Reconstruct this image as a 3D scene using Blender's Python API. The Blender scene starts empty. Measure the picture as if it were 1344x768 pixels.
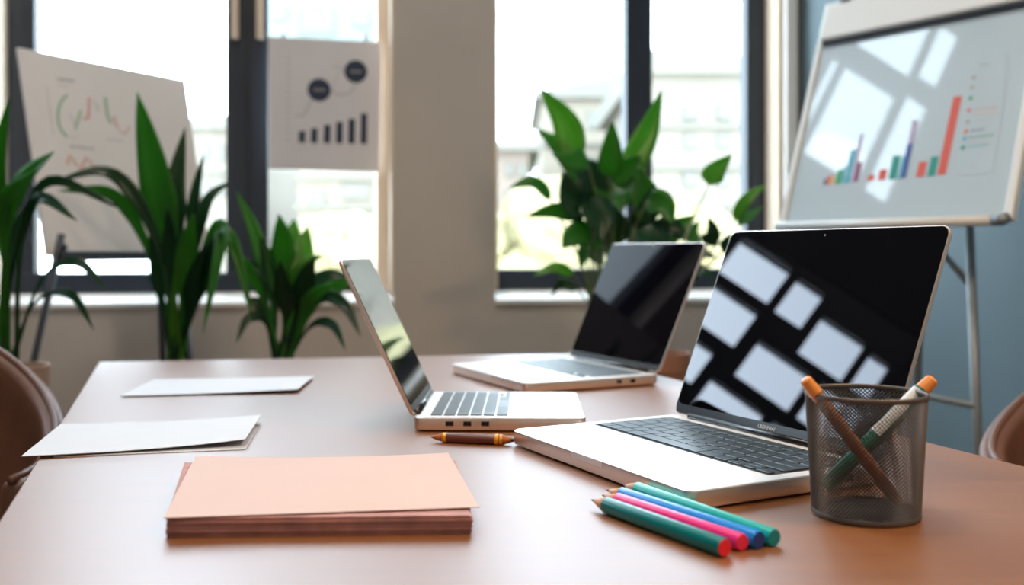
import bpy, bmesh, math, random
from mathutils import Vector, Matrix
random.seed(7)
S = bpy.context.scene
C = S.collection
PI = math.pi
# ------------------------------------------------------------------ camera, world, lights, exposure
F = 1300.0; CX = 672.0; HY = 332.0; H = 0.95          # focal length in px, horizon row, camera height
cam = bpy.data.cameras.new('camera'); camo = bpy.data.objects.new('camera', cam); C.objects.link(camo)
camo.location = (0, 0, H); camo.rotation_euler = (PI / 2, 0, 0)
cam.sensor_width = 36; cam.lens = 36 * F / 1344; cam.shift_y = -(384 - HY) / 1344
cam.clip_start = 0.05; cam.clip_end = 200
cam.dof.use_dof = True; cam.dof.focus_distance = 0.92; cam.dof.aperture_fstop = cam.lens / 1000 / 0.0085
S.camera = camo
w = bpy.data.worlds.new('sky'); S.world = w; w.use_nodes = True
bg = w.node_tree.nodes['Background']
bg.inputs[0].default_value = (0.73, 0.87, 1.0, 1); bg.inputs[1].default_value = 6.2
S.view_settings.view_transform = 'Standard'; S.view_settings.look = 'None'
S.view_settings.gamma = 1; S.view_settings.exposure = 0.8
ROOM_FILL = 21.0      # power of each unseen ceiling lamp added as room fill
PORTALS = True
PENDANT_FILL = 10.0        # power of the unseen pendant added to warm the table's right

# ------------------------------------------------------------------ helpers
def at(px, py, Y):
    return Vector(((px - CX) / F * Y, Y, H - (py - HY) / F * Y))
def mat(name, col, rough=0.5, metal=0.0, ior=1.5, coat=0.0, coat_rough=0.1, noise=0.0, nscale=8.0, bump=0.0, bscale=60.0,
        trans=0.0, emit=None, aniso=None, sheen=0.0):
    m = bpy.data.materials.new(name); m.use_nodes = True
    nt = m.node_tree; b = nt.nodes['Principled BSDF']
    b.inputs['Base Color'].default_value = (*col, 1); b.inputs['Roughness'].default_value = rough
    b.inputs['Metallic'].default_value = metal; b.inputs['IOR'].default_value = ior
    b.inputs['Coat Weight'].default_value = coat; b.inputs['Coat Roughness'].default_value = coat_rough
    b.inputs['Sheen Weight'].default_value = sheen
    if noise or bump:
        tc = nt.nodes.new('ShaderNodeTexCoord')
    if noise:
        n = nt.nodes.new('ShaderNodeTexNoise'); n.inputs['Scale'].default_value = nscale; n.inputs['Detail'].default_value = 4
        nt.links.new(tc.outputs['Object'], n.inputs['Vector'])
        r = nt.nodes.new('ShaderNodeValToRGB')
        r.color_ramp.elements[0].position = 0.3; r.color_ramp.elements[1].position = 0.7
        r.color_ramp.elements[0].color = (*[max(0, c * (1 - noise)) for c in col], 1)
        r.color_ramp.elements[1].color = (*[min(1, c * (1 + noise)) for c in col], 1)
        nt.links.new(n.outputs['Fac'], r.inputs['Fac']); nt.links.new(r.outputs['Color'], b.inputs['Base Color'])
    if bump:
        n2 = nt.nodes.new('ShaderNodeTexNoise'); n2.inputs['Scale'].default_value = bscale; n2.inputs['Detail'].default_value = 3
        nt.links.new(tc.outputs['Object'], n2.inputs['Vector'])
        bp = nt.nodes.new('ShaderNodeBump'); bp.inputs['Strength'].default_value = bump; bp.inputs['Distance'].default_value = 0.002
        nt.links.new(n2.outputs['Fac'], bp.inputs['Height']); nt.links.new(bp.outputs['Normal'], b.inputs['Normal'])
    if emit:
        b.inputs['Emission Color'].default_value = (*emit[0], 1); b.inputs['Emission Strength'].default_value = emit[1]
    return m
def mesh_obj(name, verts, faces, m, parent=None, smooth=False):
    me = bpy.data.meshes.new(name); me.from_pydata([tuple(v) for v in verts], [], faces); me.validate(); me.update()
    bm = bmesh.new(); bm.from_mesh(me); bmesh.ops.recalc_face_normals(bm, faces=bm.faces); bm.to_mesh(me); bm.free()
    return link(name, me, m, parent, smooth)
def link(name, me, m, parent=None, smooth=False):
    o = bpy.data.objects.new(name, me); C.objects.link(o)
    if m: me.materials.append(m)
    if smooth:
        for p in me.polygons: p.use_smooth = True
    if parent: o.parent = parent
    return o
def bobj(name, bm, m, parent=None, smooth=False):
    me = bpy.data.meshes.new(name); bmesh.ops.recalc_face_normals(bm, faces=bm.faces); bm.to_mesh(me); bm.free()
    return link(name, me, m, parent, smooth)
def thing(name, label, cat, loc=(0, 0, 0), rotz=0, group=None):
    o = bpy.data.objects.new(name, None); C.objects.link(o); o.location = loc; o.rotation_euler = (0, 0, rotz)
    o.empty_display_size = 0.05
    return tag(o, label, cat, group)
def tag(o, label, cat, group=None):
    o['label'] = label; o['category'] = cat
    if group: o['group'] = group
    return o
def struct(o): o['kind'] = 'structure'; return o
def abox(bm, x0, x1, y0, y1, z0, z1, M=None):
    vs = [Vector((x, y, z)) for z in (z0, z1) for y in (y0, y1) for x in (x0, x1)]
    if M: vs = [M @ v for v in vs]
    v = [bm.verts.new(p) for p in vs]
    for f in ((0, 2, 3, 1), (4, 5, 7, 6), (0, 1, 5, 4), (2, 6, 7, 3), (0, 4, 6, 2), (1, 3, 7, 5)):
        bm.faces.new([v[i] for i in f])
    return bm
def box(name, x0, x1, y0, y1, z0, z1, m, parent=None, bevel=0, M=None, seg=2):
    bm = abox(bmesh.new(), x0, x1, y0, y1, z0, z1, M)
    if bevel: bmesh.ops.bevel(bm, geom=bm.edges[:], offset=bevel, segments=seg, affect='EDGES', profile=0.5)
    return bobj(name, bm, m, parent)
def rrect(x0, x1, y0, y1, r, n=7):
    pts = []
    for cx, cy, a0 in ((x1 - r, y1 - r, 0), (x0 + r, y1 - r, PI / 2), (x0 + r, y0 + r, PI), (x1 - r, y0 + r, 1.5 * PI)):
        for i in range(n + 1):
            a = a0 + PI / 2 * i / n; pts.append((cx + r * math.cos(a), cy + r * math.sin(a)))
    return pts
def slab_bm(pts, z0, z1, ch=0.0, M=None, bm=None, chb=None):
    """an outline raised between z0 and z1 with softened rims"""
    bm = bm or bmesh.new(); chb = ch if chb is None else chb
    cx = sum(p[0] for p in pts) / len(pts); cy = sum(p[1] for p in pts) / len(pts)
    def inset(d):
        out = []
        n = len(pts)
        for i in range(n):
            a = Vector(pts[i - 1]); b = Vector(pts[i]); c = Vector(pts[(i + 1) % n])
            t = ((b - a).normalized() if (b - a).length > 1e-9 else Vector((0, 0))) + ((c - b).normalized() if (c - b).length > 1e-9 else Vector((0, 0)))
            if t.length < 1e-9: out.append(tuple(b)); continue
            t.normalize(); nrm = Vector((-t.y, t.x)); out.append((b.x + nrm.x * d, b.y + nrm.y * d))
        return out
    rings = []
    if chb: rings += [(inset(chb), z0), (inset(chb * 0.3), z0 + chb * 0.3)]
    rings.append((pts, z0 + chb)); rings.append((pts, z1 - ch))
    if ch: rings += [(inset(ch * 0.3), z1 - ch * 0.3), (inset(ch), z1)]
    R = []
    for ps, z in rings:
        R.append([bm.verts.new((M @ Vector((p[0], p[1], z))) if M else (p[0], p[1], z)) for p in ps])
    n = len(pts)
    for a, b in zip(R, R[1:]):
        for i in range(n): bm.faces.new((a[i], a[(i + 1) % n], b[(i + 1) % n], b[i]))
    bm.faces.new(R[0][::-1]); bm.faces.new(R[-1])
    return bm
def tube_bm(path, rad, n=12, bm=None, cap=True):
    """round tube through points; rad a number or list"""
    bm = bm or bmesh.new(); path = [Vector(p) for p in path]
    if not isinstance(rad, (list, tuple)): rad = [rad] * len(path)
    R = []; ref = None
    for i, p in enumerate(path):
        t = (path[min(i + 1, len(path) - 1)] - path[max(i - 1, 0)])
        if t.length < 1e-9: t = path[-1] - path[0]
        t.normalize()
        if ref is None: ref = t.orthogonal().normalized()
        u = (ref - t * ref.dot(t)).normalized(); ref = u; v = t.cross(u)
        R.append([bm.verts.new(p + (u * math.cos(2 * PI * k / n) + v * math.sin(2 * PI * k / n)) * max(rad[i], 1e-5)) for k in range(n)])
    for a, b in zip(R, R[1:]):
        for k in range(n): bm.faces.new((a[k], a[(k + 1) % n], b[(k + 1) % n], b[k]))
    if cap: bm.faces.new(R[0][::-1]); bm.faces.new(R[-1])
    return bm
def tube(name, path, rad, m, parent=None, n=12): return bobj(name, tube_bm(path, rad, n), m, parent, True)
def lathe_bm(prof, n=40, bm=None, z=0, M=None):
    bm = bm or bmesh.new(); R = []
    for r, h in prof:
        R.append([bm.verts.new((M @ Vector((r * math.cos(2 * PI * k / n), r * math.sin(2 * PI * k / n), h))) if M else (r * math.cos(2 * PI * k / n), r * math.sin(2 * PI * k / n), h)) for k in range(n)])
    for a, b in zip(R, R[1:]):
        for k in range(n): bm.faces.new((a[k], a[(k + 1) % n], b[(k + 1) % n], b[k]))
    bm.faces.new(R[0][::-1]); bm.faces.new(R[-1])
    return bm
def autosmooth(o, ang=0.7):
    me = o.data
    for p in me.polygons: p.use_smooth = True
    bm = bmesh.new(); bm.from_mesh(me)
    for e in bm.edges:
        if len(e.link_faces) == 2 and e.calc_face_angle(0) > ang: e.smooth = False
    bm.to_mesh(me); bm.free()
    return o
def copy_tree(o, parent=None):
    c = o.copy(); C.objects.link(c); c.parent = parent
    for ch in list(o.children): copy_tree(ch, c)
    return c

# ------------------------------------------------------------------ materials
M = {}
M['wall'] = mat('beige_plaster', (0.56, 0.50, 0.445), 0.85, noise=0.04, nscale=3, bump=0.12, bscale=160)
M['wall_dark'] = mat('darkened_plaster', (0.035, 0.038, 0.045), 0.85, noise=0.05, nscale=3, bump=0.12, bscale=160)  # unseen wall darkened to keep screen reflections black
M['wall_blue'] = mat('blue_grey_paint', (0.13, 0.19, 0.22), 0.7, noise=0.04, nscale=2, bump=0.08, bscale=160)
M['sill'] = mat('pale_sill', (0.90, 0.88, 0.85), 0.5, noise=0.03)
M['jamb'] = mat('sand_jamb', (0.78, 0.64, 0.50), 0.6, noise=0.03)
M['frame'] = mat('dark_window_frame', (0.022, 0.03, 0.045), 0.45, noise=0.1)
M['ceiling'] = mat('white_ceiling', (0.72, 0.71, 0.69), 0.9, noise=0.02)
M['floor'] = mat('brown_floor', (0.16, 0.115, 0.085), 0.5, noise=0.2, nscale=3)
M['alu'] = mat('warm_tinted_aluminium', (0.86, 0.74, 0.67), 0.33, 0.85, noise=0.015, nscale=40)  # silver metal tinted with the warm light its edges reflect
M['alu_deck'] = mat('silver_deck', (0.86, 0.85, 0.85), 0.42, 0.45, noise=0.01, nscale=40)
M['pad'] = mat('trackpad', (0.82, 0.81, 0.81), 0.3, 0.4, noise=0.01)
M['screen'] = mat('black_glass', (0.002, 0.002, 0.003), 0.012, 0, 1.62, noise=0.1)
M['screen_soft'] = mat('black_glass_dim', (0.002, 0.002, 0.004), 0.03, 0, 1.22, noise=0.1)
M['screen_side'] = mat('black_glass_side', (0.006, 0.006, 0.009), 0.05, 0, 1.33, noise=0.1)
M['bezel'] = mat('black_bezel', (0.012, 0.013, 0.015), 0.25, noise=0.1)
M['well'] = mat('key_well', (0.008, 0.009, 0.011), 0.5, noise=0.1)
M['key'] = mat('keycap', (0.030, 0.044, 0.055), 0.30, 0, 1.8, noise=0.1)
M['key_grey'] = mat('grey_keycap', (0.10, 0.13, 0.15), 0.4, 0, 1.5, noise=0.1)
M['rubber'] = mat('rubber', (0.02, 0.02, 0.02), 0.7, noise=0.1)
M['lettering'] = mat('pale_lettering', (0.75, 0.77, 0.78), 0.5, noise=0.02)
M['paper'] = mat('white_paper', (0.62, 0.62, 0.65), 0.6, noise=0.01, nscale=30)
M['peach'] = mat('peach_paper', (0.66, 0.44, 0.36), 0.62, noise=0.015, nscale=20)
M['peach_shaded'] = mat('peach_paper_shaded', (0.52, 0.26, 0.23), 0.75, noise=0.18, nscale=60)  # darker peach carries the shade on the stack's sides
M['mesh'] = mat('dark_wire_mesh', (0.13, 0.11, 0.10), 0.42, 0.5, noise=0.1)
M['leather'] = mat('brown_leather', (0.155, 0.072, 0.046), 0.42, noise=0.12, nscale=14, bump=0.25, bscale=220)
M['steel'] = mat('grey_steel', (0.20, 0.22, 0.23), 0.4, 0.4, noise=0.05)
M['black_metal'] = mat('black_metal', (0.03, 0.035, 0.045), 0.4, 0.3, noise=0.1)
M['white_plastic'] = mat('white_plastic', (0.72, 0.73, 0.72), 0.35, noise=0.02)
M['whiteboard'] = mat('glossy_whiteboard', (0.46, 0.56, 0.62), 0.35, 0, 1.5, coat=1.0, coat_rough=0.02, noise=0.01)
M['whiteboard'].node_tree.nodes['Principled BSDF'].inputs['Coat IOR'].default_value = 1.6
M['card'] = mat('presentation_card', (0.72, 0.67, 0.64), 0.7, noise=0.02)
M['poster'] = mat('poster_paper', (0.74, 0.72, 0.75), 0.75, noise=0.02)
M['navy'] = mat('navy_ink', (0.022, 0.035, 0.075), 0.6, noise=0.05)
M['grey_ink'] = mat('grey_ink', (0.36, 0.35, 0.36), 0.8, noise=0.1, nscale=90)
M['lightgrey_ink'] = mat('pale_grey_ink', (0.52, 0.51, 0.51), 0.8, noise=0.1, nscale=90)
M['ink_faint'] = mat('faint_ink', (0.42, 0.46, 0.50), 0.5, noise=0.05)
for k, c in {'red': (0.62, 0.10, 0.07), 'coral': (0.62, 0.16, 0.12), 'teal': (0.02, 0.28, 0.24), 'green': (0.05, 0.36, 0.16), 'blue': (0.05, 0.10, 0.34),
             'lilac': (0.42, 0.38, 0.55), 'purple': (0.26, 0.08, 0.17), 'cyan': (0.10, 0.40, 0.52), 'yellow': (0.70, 0.42, 0.10), 'slate': (0.10, 0.13, 0.25),
             'softgreen': (0.28, 0.44, 0.28), 'softred': (0.62, 0.33, 0.29), 'softpeach': (0.66, 0.42, 0.34)}.items():
    M[k] = mat(k + '_ink', c, 0.55, noise=0.05)
M['terracotta'] = mat('terracotta', (0.36, 0.17, 0.10), 0.8, noise=0.12, nscale=10, bump=0.3, bscale=90)
M['terracotta_pale'] = mat('pale_terracotta', (0.48, 0.30, 0.21), 0.8, noise=0.1, nscale=10, bump=0.3, bscale=90)
M['soil'] = mat('soil', (0.05, 0.03, 0.02), 0.95, noise=0.4, nscale=60, bump=0.8, bscale=80)
def leaf_mat(name, col, tr, rough=0.28):
    m = mat(name, col, rough, noise=0.28, nscale=9, ior=1.5); nt = m.node_tree
    b = nt.nodes['Principled BSDF']; out = nt.nodes['Material Output']
    t = nt.nodes.new('ShaderNodeBsdfTranslucent'); t.inputs[0].default_value = (*tr, 1)
    a = nt.nodes.new('ShaderNodeMixShader'); a.inputs[0].default_value = 0.38
    nt.links.new(b.outputs[0], a.inputs[1]); nt.links.new(t.outputs[0], a.inputs[2]); nt.links.new(a.outputs[0], out.inputs[0])
    return m
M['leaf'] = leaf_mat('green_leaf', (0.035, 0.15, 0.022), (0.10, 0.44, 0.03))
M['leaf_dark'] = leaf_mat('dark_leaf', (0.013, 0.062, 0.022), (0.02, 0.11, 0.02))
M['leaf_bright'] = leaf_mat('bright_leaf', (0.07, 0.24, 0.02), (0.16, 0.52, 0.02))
M['stem'] = mat('leaf_stem', (0.11, 0.16, 0.05), 0.5, noise=0.2)
M['stem_pale'] = mat('pale_stem', (0.35, 0.38, 0.24), 0.5, noise=0.2)
M['wood_tip'] = mat('sharpened_wood', (0.72, 0.42, 0.26), 0.6, noise=0.1, nscale=60)
M['facade'] = mat('pale_facade', (0.222, 0.197, 0.160), 0.9, noise=0.05, nscale=0.6)
M['facade_cream'] = mat('cream_facade', (0.237, 0.202, 0.156), 0.9, noise=0.05, nscale=0.6)
M['facade_blue'] = mat('pale_blue_facade', (0.175, 0.208, 0.200), 0.9, noise=0.05, nscale=0.6)
M['facade_trim'] = mat('facade_trim', (0.158, 0.146, 0.120), 0.9, noise=0.05)
M['facade_glass'] = mat('facade_window', (0.140, 0.137, 0.115), 0.3, noise=0.1)
M['roof'] = mat('pale_roof', (0.179, 0.168, 0.140), 0.9, noise=0.05, nscale=0.5)
M['brick'] = mat('pink_facade', (0.231, 0.182, 0.149), 0.9, noise=0.05)
M['foliage'] = mat('sunlit_foliage', (0.29, 0.25, 0.13), 0.9, noise=0.35, nscale=2.0)
M['street'] = mat('street', (0.675, 0.600, 0.507), 0.9, noise=0.1)
M['screen'].node_tree.nodes['Principled BSDF'].inputs['Specular Tint'].default_value = (0.97, 0.93, 1.0, 1)
b_ = M['screen_soft'].node_tree.nodes['Principled BSDF']; b_.inputs['Specular Tint'].default_value = (1.0, 0.86, 0.98, 1); b_.inputs['Specular IOR Level'].default_value = 0.17
# thin window glass: lets light straight through, with a faint mirror sheen
g = bpy.data.materials.new('window_glass'); g.use_nodes = True; nt = g.node_tree; nt.nodes.clear()
o_ = nt.nodes.new('ShaderNodeOutputMaterial'); t_ = nt.nodes.new('ShaderNodeBsdfTransparent'); g_ = nt.nodes.new('ShaderNodeBsdfGlossy')
g_.inputs['Roughness'].default_value = 0.01; mx = nt.nodes.new('ShaderNodeMixShader'); mx.inputs[0].default_value = 0.05
t_.inputs[0].default_value = (0.98, 1, 1, 1)
nt.links.new(t_.outputs[0], mx.inputs[1]); nt.links.new(g_.outputs[0], mx.inputs[2]); nt.links.new(mx.outputs[0], o_.inputs[0])
M['glass'] = g
# table wood
def wood():
    m = bpy.data.materials.new('warm_wood'); m.use_nodes = True; nt = m.node_tree; b = nt.nodes['Principled BSDF']
    tc = nt.nodes.new('ShaderNodeTexCoord'); mp = nt.nodes.new('ShaderNodeMapping')
    mp.inputs['Rotation'].default_value = (0, 0, -0.17); mp.inputs['Scale'].default_value = (1.6, 26, 1)
    nt.links.new(tc.outputs['Object'], mp.inputs['Vector'])
    n = nt.nodes.new('ShaderNodeTexNoise'); n.inputs['Scale'].default_value = 3; n.inputs['Detail'].default_value = 8; n.inputs['Roughness'].default_value = 0.6
    nt.links.new(mp.outputs[0], n.inputs['Vector'])
    r = nt.nodes.new('ShaderNodeValToRGB'); r.color_ramp.elements[0].position = 0.3; r.color_ramp.elements[1].position = 0.72
    r.color_ramp.elements[0].color = (0.20, 0.062, 0.007, 1); r.color_ramp.elements[1].color = (0.26, 0.088, 0.013, 1)
    nt.links.new(n.outputs['Fac'], r.inputs['Fac']); nt.links.new(r.outputs[0], b.inputs['Base Color'])
    rr = nt.nodes.new('ShaderNodeMapRange'); rr.inputs['To Min'].default_value = 0.38; rr.inputs['To Max'].default_value = 0.48
    nt.links.new(n.outputs['Fac'], rr.inputs['Value']); nt.links.new(rr.outputs[0], b.inputs['Roughness'])
    b.inputs['IOR'].default_value = 1.7; b.inputs['Coat Weight'].default_value = 0.75; b.inputs['Coat IOR'].default_value = 1.5; b.inputs['Coat Roughness'].default_value = 0.46
    bp = nt.nodes.new('ShaderNodeBump'); bp.inputs['Strength'].default_value = 0.05; bp.inputs['Distance'].default_value = 0.001
    nt.links.new(n.outputs['Fac'], bp.inputs['Height']); nt.links.new(bp.outputs[0], b.inputs['Normal'])
    return m
M['wood'] = wood()

# ------------------------------------------------------------------ room shell
ANG = math.atan(0.2); CA, SA = math.cos(ANG), math.sin(ANG)
WM = Matrix.Translation((0, 3.2, 0)) @ Matrix.Rotation(ANG, 4, 'Z')      # window wall: local x along it, y outwards, z up
def WX(px, v=0.0):
    r = (px - CX) / F; return (r * (3.2 + v * CA) + v * SA) / (CA - r * SA)
def WZ(px, py, v=0.0):
    u = WX(px, v); Y = 3.2 + u * SA + v * CA; return H - (py - HY) / F * Y
CH = 4.35                                             # ceiling height
UL = -1.75 / CA; UR = 1.005
SILL = 0.826; TOP = 3.3; D = 0.16
W1 = (-1.545, WX(517)); W2 = (WX(650), WX(1025))
# window wall in blocks around two openings
bm = bmesh.new()
for x0, x1, z0, z1 in ((UL - 0.15, W1[0], 0, CH), (W1[0], W1[1], 0, SILL - 0.0405), (W1[0], W1[1], TOP, CH), (W1[1], W2[0], 0, CH),
                       (W2[0], W2[1], 0, SILL - 0.0405), (W2[0], W2[1], TOP, CH), (W2[1], UR + 0.15, 0, CH)):
    abox(bm, x0, x1, 0, D + 0.1, z0, z1, WM)
struct(bobj('wall_back', bm, M['wall']))
cR = WM @ Vector((UR, 0, 0)); cL = Vector((-1.75, 2.85, 0))
# right wall runs back toward the viewer, square to the window wall
RM = Matrix.Translation(cR) @ Matrix.Rotation(ANG - PI / 2, 4, 'Z')       # local x along wall toward the viewer, y outwards (+y = right)
struct(box('wall_right', -0.02, 6.2, 0, 0.15, 0, CH, M['wall_blue'], M=RM))
# left wall is splayed 25 degrees; angle and dark colour chosen for screen reflections
PH = math.radians(25)
LM = Matrix.Translation(cL) @ Matrix.Rotation(-PI / 2 - PH, 4, 'Z')       # local x along wall (s), local y = ... toward room negative
# panes on the left wall: (s0,s1,z0,z1)
PANES = [(0.37, 0.60, 2.13, 2.32), (0.64, 0.755, 2.12, 2.30), (0.80, 0.985, 2.03, 2.22), (1.02, 1.10, 2.03, 2.20),
         (0.335, 0.595, 1.90, 2.08), (0.66, 0.89, 1.81, 1.985), (0.93, 1.12, 1.81, 1.985),
         (0.40, 0.55, 1.68, 1.84), (0.60, 0.83, 1.58, 1.75), (0.87, 1.12, 1.58, 1.75),
         (0.04, 0.10, 2.86, 3.50), (0.14, 0.47, 2.86, 3.50), (0.52, 0.66, 2.86, 3.56), (0.04, 0.10, 3.64, 4.15), (0.14, 0.49, 3.64, 4.15), (0.53, 0.66, 3.68, 4.15)]
sign = 1 if (LM.to_3x3() @ Vector((0, 1, 0))).dot(Vector((1, 0, 0))) > 0 else -1    # +1: local +y points into the room
def lbox(bm, s0, s1, d0, d1, z0, z1):                # d measured outwards from the room face
    y0, y1 = sorted((-sign * d0, -sign * d1)); abox(bm, s0, s1, y0, y1, z0, z1, LM)
OP = [(0.02, 0.70, 2.80, 4.2), (0.31, 1.14, 1.56, 2.36)]      # rough openings (upper tall sash, lower sash)
bm = bmesh.new()
LL = 5.6
lbox(bm, -0.02, OP[1][0], 0, .15, 0, OP[0][2]); lbox(bm, OP[1][1], LL, 0, .15, 0, OP[0][2]); lbox(bm, OP[1][0], OP[1][1], 0, .15, 0, OP[1][2])
lbox(bm, OP[1][0], OP[1][1], 0, .15, OP[1][3], OP[0][2])
lbox(bm, -0.02, OP[0][0], 0, .15, OP[0][2], CH); lbox(bm, OP[0][1], LL, 0, .15, OP[0][2], CH); lbox(bm, OP[0][0], OP[0][1], 0, .15, OP[0][3], CH)
struct(bobj('wall_left', bm, M['wall_dark']))
def pane_frame(name, op, panes, d=(0.005, 0.055)):
    root = struct(bpy.data.objects.new(name, None)); C.objects.link(root)
    ss = sorted({op[0], op[1], *[p[0] for p in panes], *[p[1] for p in panes]}); zs = sorted({op[2], op[3], *[p[2] for p in panes], *[p[3] for p in panes]})
    bm = bmesh.new()
    for a, b in zip(ss, ss[1:]):
        run = None
        for c, e in zip(zs, zs[1:]):
            mid = ((a + b) / 2, (c + e) / 2)
            solid = not any(p[0] < mid[0] < p[1] and p[2] < mid[1] < p[3] for p in panes)
            if solid: run = (run[0], e) if run else (c, e)
            if (not solid or e == zs[-1]) and run: lbox(bm, a, b, d[0], d[1], run[0], run[1]); run = None
    bmesh.ops.remove_doubles(bm, verts=bm.verts[:], dist=1e-5)
    bobj('window_frame', bm, M['frame'], root)
    bm = bmesh.new(); lbox(bm, op[0], op[1], 0.028, 0.032, op[2], op[3])
    bobj('window_glass', bm, M['glass'], root)
pane_frame('window_3', OP[1], PANES[:10]); pane_frame('window_4', OP[0], PANES[10:])
# wall behind the viewer, floor, ceiling
eL = LM @ Vector((LL, 0, 0)); eR = RM @ Vector((6.2, 0, 0))
d = (eR - eL); L_ = d.length; FMx = Matrix.Translation(eL) @ Matrix.Rotation(math.atan2(d.y, d.x), 4, 'Z')
struct(box('wall_front', -0.1, L_ + 0.1, -0.15, 0, 0, CH, M['wall'], M=FMx))
out = [WM @ Vector((UL, 0, 0)), WM @ Vector((UR, 0, 0)), eR, eL]
def poly_slab(name, z0, z1, m):
    n = len(out); vs = [(p.x, p.y, z0) for p in out] + [(p.x, p.y, z1) for p in out]
    return struct(mesh_obj(name, vs, [tuple(range(n)), tuple(range(n, 2 * n))] + [(i, (i + 1) % n, n + (i + 1) % n, n + i) for i in range(n)], m))
poly_slab('floor', -0.1, 0, M['floor']); poly_slab('ceiling', CH, CH + 0.1, M['ceiling'])
# windows
def window(name, W, bars, sill_px):
    root = struct(bpy.data.objects.new(name, None)); C.objects.link(root)
    bm = bmesh.new(); v0, v1 = 0.10, 0.155
    for a, b in bars: abox(bm, a, b, v0, v1, SILL, TOP, WM)
    f = bobj('window_frame', bm, M['frame'], root)
    box('window_rail', W[0], W[1], v0 - 0.005, v1, SILL, WZ(sill_px[0], sill_px[1], 0.1), M['frame'], root, 0.003, WM)
    box('window_rail', W[0], W[1], v0 - 0.005, v1, TOP - 0.06, TOP, M['frame'], root, 0.003, WM)
    box('window_glass', W[0] + 0.005, W[1] - 0.005, 0.128, 0.132, SILL + 0.01, TOP - 0.01, M['glass'], root, M=WM)
    # sill board sloping gently down into the room
    vs = [WM @ Vector((x, y, z)) for x in (W[0], W[1]) for y, z in ((0.16, SILL - .03), (-.012, SILL - .040), (-.012, SILL - .026), (0.02, SILL - .020), (0.102, SILL + .001), (0.16, SILL + .001))]
    n = 6; mesh_obj('window_sill', vs, [tuple(range(n)), tuple(range(n, 2 * n))] + [(i, (i + 1) % n, n + (i + 1) % n, n + i) for i in range(n)], M['sill'], root)
    # the reveals (lining boards of the opening)
    for a, b in ((W[0] - 0.001, W[0] + 0.008), (W[1] - 0.010, W[1] + 0.001)):
        box('window_jamb', a, b, -0.002, 0.16, SILL, TOP, M['jamb'], root, 0.002, WM)
    return root
w1 = window('window_1', W1, [(WX(12, .1), WX(45, .1)), (WX(297, .1), WX(352, .1))], (200, 358))
box('window_casing', WX(494, .09), W1[1] - 0.010, 0.085, 0.155, SILL, TOP, M['jamb'], w1, 0.003, WM)
for px in (304, 336):
    box('window_handle', WX(px, .08), WX(px + 9, .08), 0.075, 0.102, WZ(px, 50, .08), 1.86, M['jamb'], w1, 0.003, WM)
box('window_gasket', WX(323, .095), WX(327, .095), 0.092, 0.102, SILL + .05, TOP - .05, M['black_metal'], w1, 0, WM)
w2 = window('window_2', W2, [(WX(822, .1), WX(856, .1)), (WX(980, .1), WX(1008, .1))], (780, 353))
# corner pilaster by the right wall
struct(box('trim_1', WX(1027), WX(1047, -.03), -0.03, 0.0, 0, CH, M['sill'], bevel=0.004, M=WM))
struct(box('baseboard_back', UL + .06, UR - .03, -0.015, 0, 0, 0.09, M['sill'], bevel=0.003, M=WM))
# daylight portals and added fill lamps on the ceiling
if PORTALS:
    def portal(u0, u1, z0, z1, Mx, flip):
        l = bpy.data.lights.new('daylight_portal', 'AREA'); l.shape = 'RECTANGLE'; l.size = u1 - u0; l.size_y = z1 - z0; l.cycles.is_portal = True
        o = bpy.data.objects.new('daylight_portal', l); C.objects.link(o)
        o.matrix_world = Mx @ Matrix.Translation(((u0 + u1) / 2, 0.2 * flip, (z0 + z1) / 2)) @ Matrix.Rotation(PI / 2 * (-1 if flip > 0 else 1), 4, 'X')
    portal(W1[0], W1[1], SILL, TOP, WM, 1); portal(W2[0], W2[1], SILL, TOP, WM, 1)
    for op in OP: portal(op[0], op[1], op[2], op[3], LM, -sign)
def ceiling_fill_lamp(x, y, label):  # unseen lamp added to fill the room with warm light
    t = thing('ceiling_fill_lamp', label, 'lamp', (x, y, CH), 0, 'added fill lamps on the ceiling')
    bobj('fill_lamp_housing', lathe_bm([(0.30, 0), (0.30, -0.06), (0.27, -0.07), (0.27, -0.065)]), M['white_plastic'], t)
    bobj('diffuser', lathe_bm([(0.265, -0.066), (0.265, -0.075), (0.2, -0.082), (0.01, -0.084)]), mat('fill_lamp_diffuser', (0.8, 0.75, 0.68), 0.5, emit=((1, 0.86, 0.70), 1.5)), t)
    l = bpy.data.lights.new('fill_bulb', 'AREA'); l.shape = 'DISK'; l.size = 0.5; l.energy = ROOM_FILL; l.color = (1, 0.88, 0.76)
    o = bpy.data.objects.new('fill_bulb', l); C.objects.link(o); o.parent = t; o.location = (0, 0, -0.1)
ceiling_fill_lamp(-0.5, 1.3, 'unseen round fill lamp added on the ceiling above the table'); ceiling_fill_lamp(-0.9, -1.2, 'unseen round fill lamp added on the ceiling behind the viewer')

def pendant_fill_lamp(x, y, z, energy):  # unseen lamp added to brighten the right of the table
    t = thing('pendant_fill_lamp', 'unseen pendant fill lamp added over the right side of the table', 'lamp', (x, y, z))
    autosmooth(bobj('fill_lamp_shade', lathe_bm([(.20, 0), (.198, .03), (.12, .13), (.03, .17), (.028, .165), (.115, .125), (.19, .03), (.192, 0)], 40), M['frame'], t), .7)
    tube('cord', [(0, 0, .16), (0, 0, CH - z)], .004, M['rubber'], t, 8)
    l = bpy.data.lights.new('fill_bulb', 'AREA'); l.shape = 'DISK'; l.size = .3; l.energy = energy; l.color = (1, .72, .48)
    o = bpy.data.objects.new('fill_bulb', l); C.objects.link(o); o.parent = t; o.location = (0, 0, -.012)
pendant_fill_lamp(.85, .55, 2.05, PENDANT_FILL)
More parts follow.
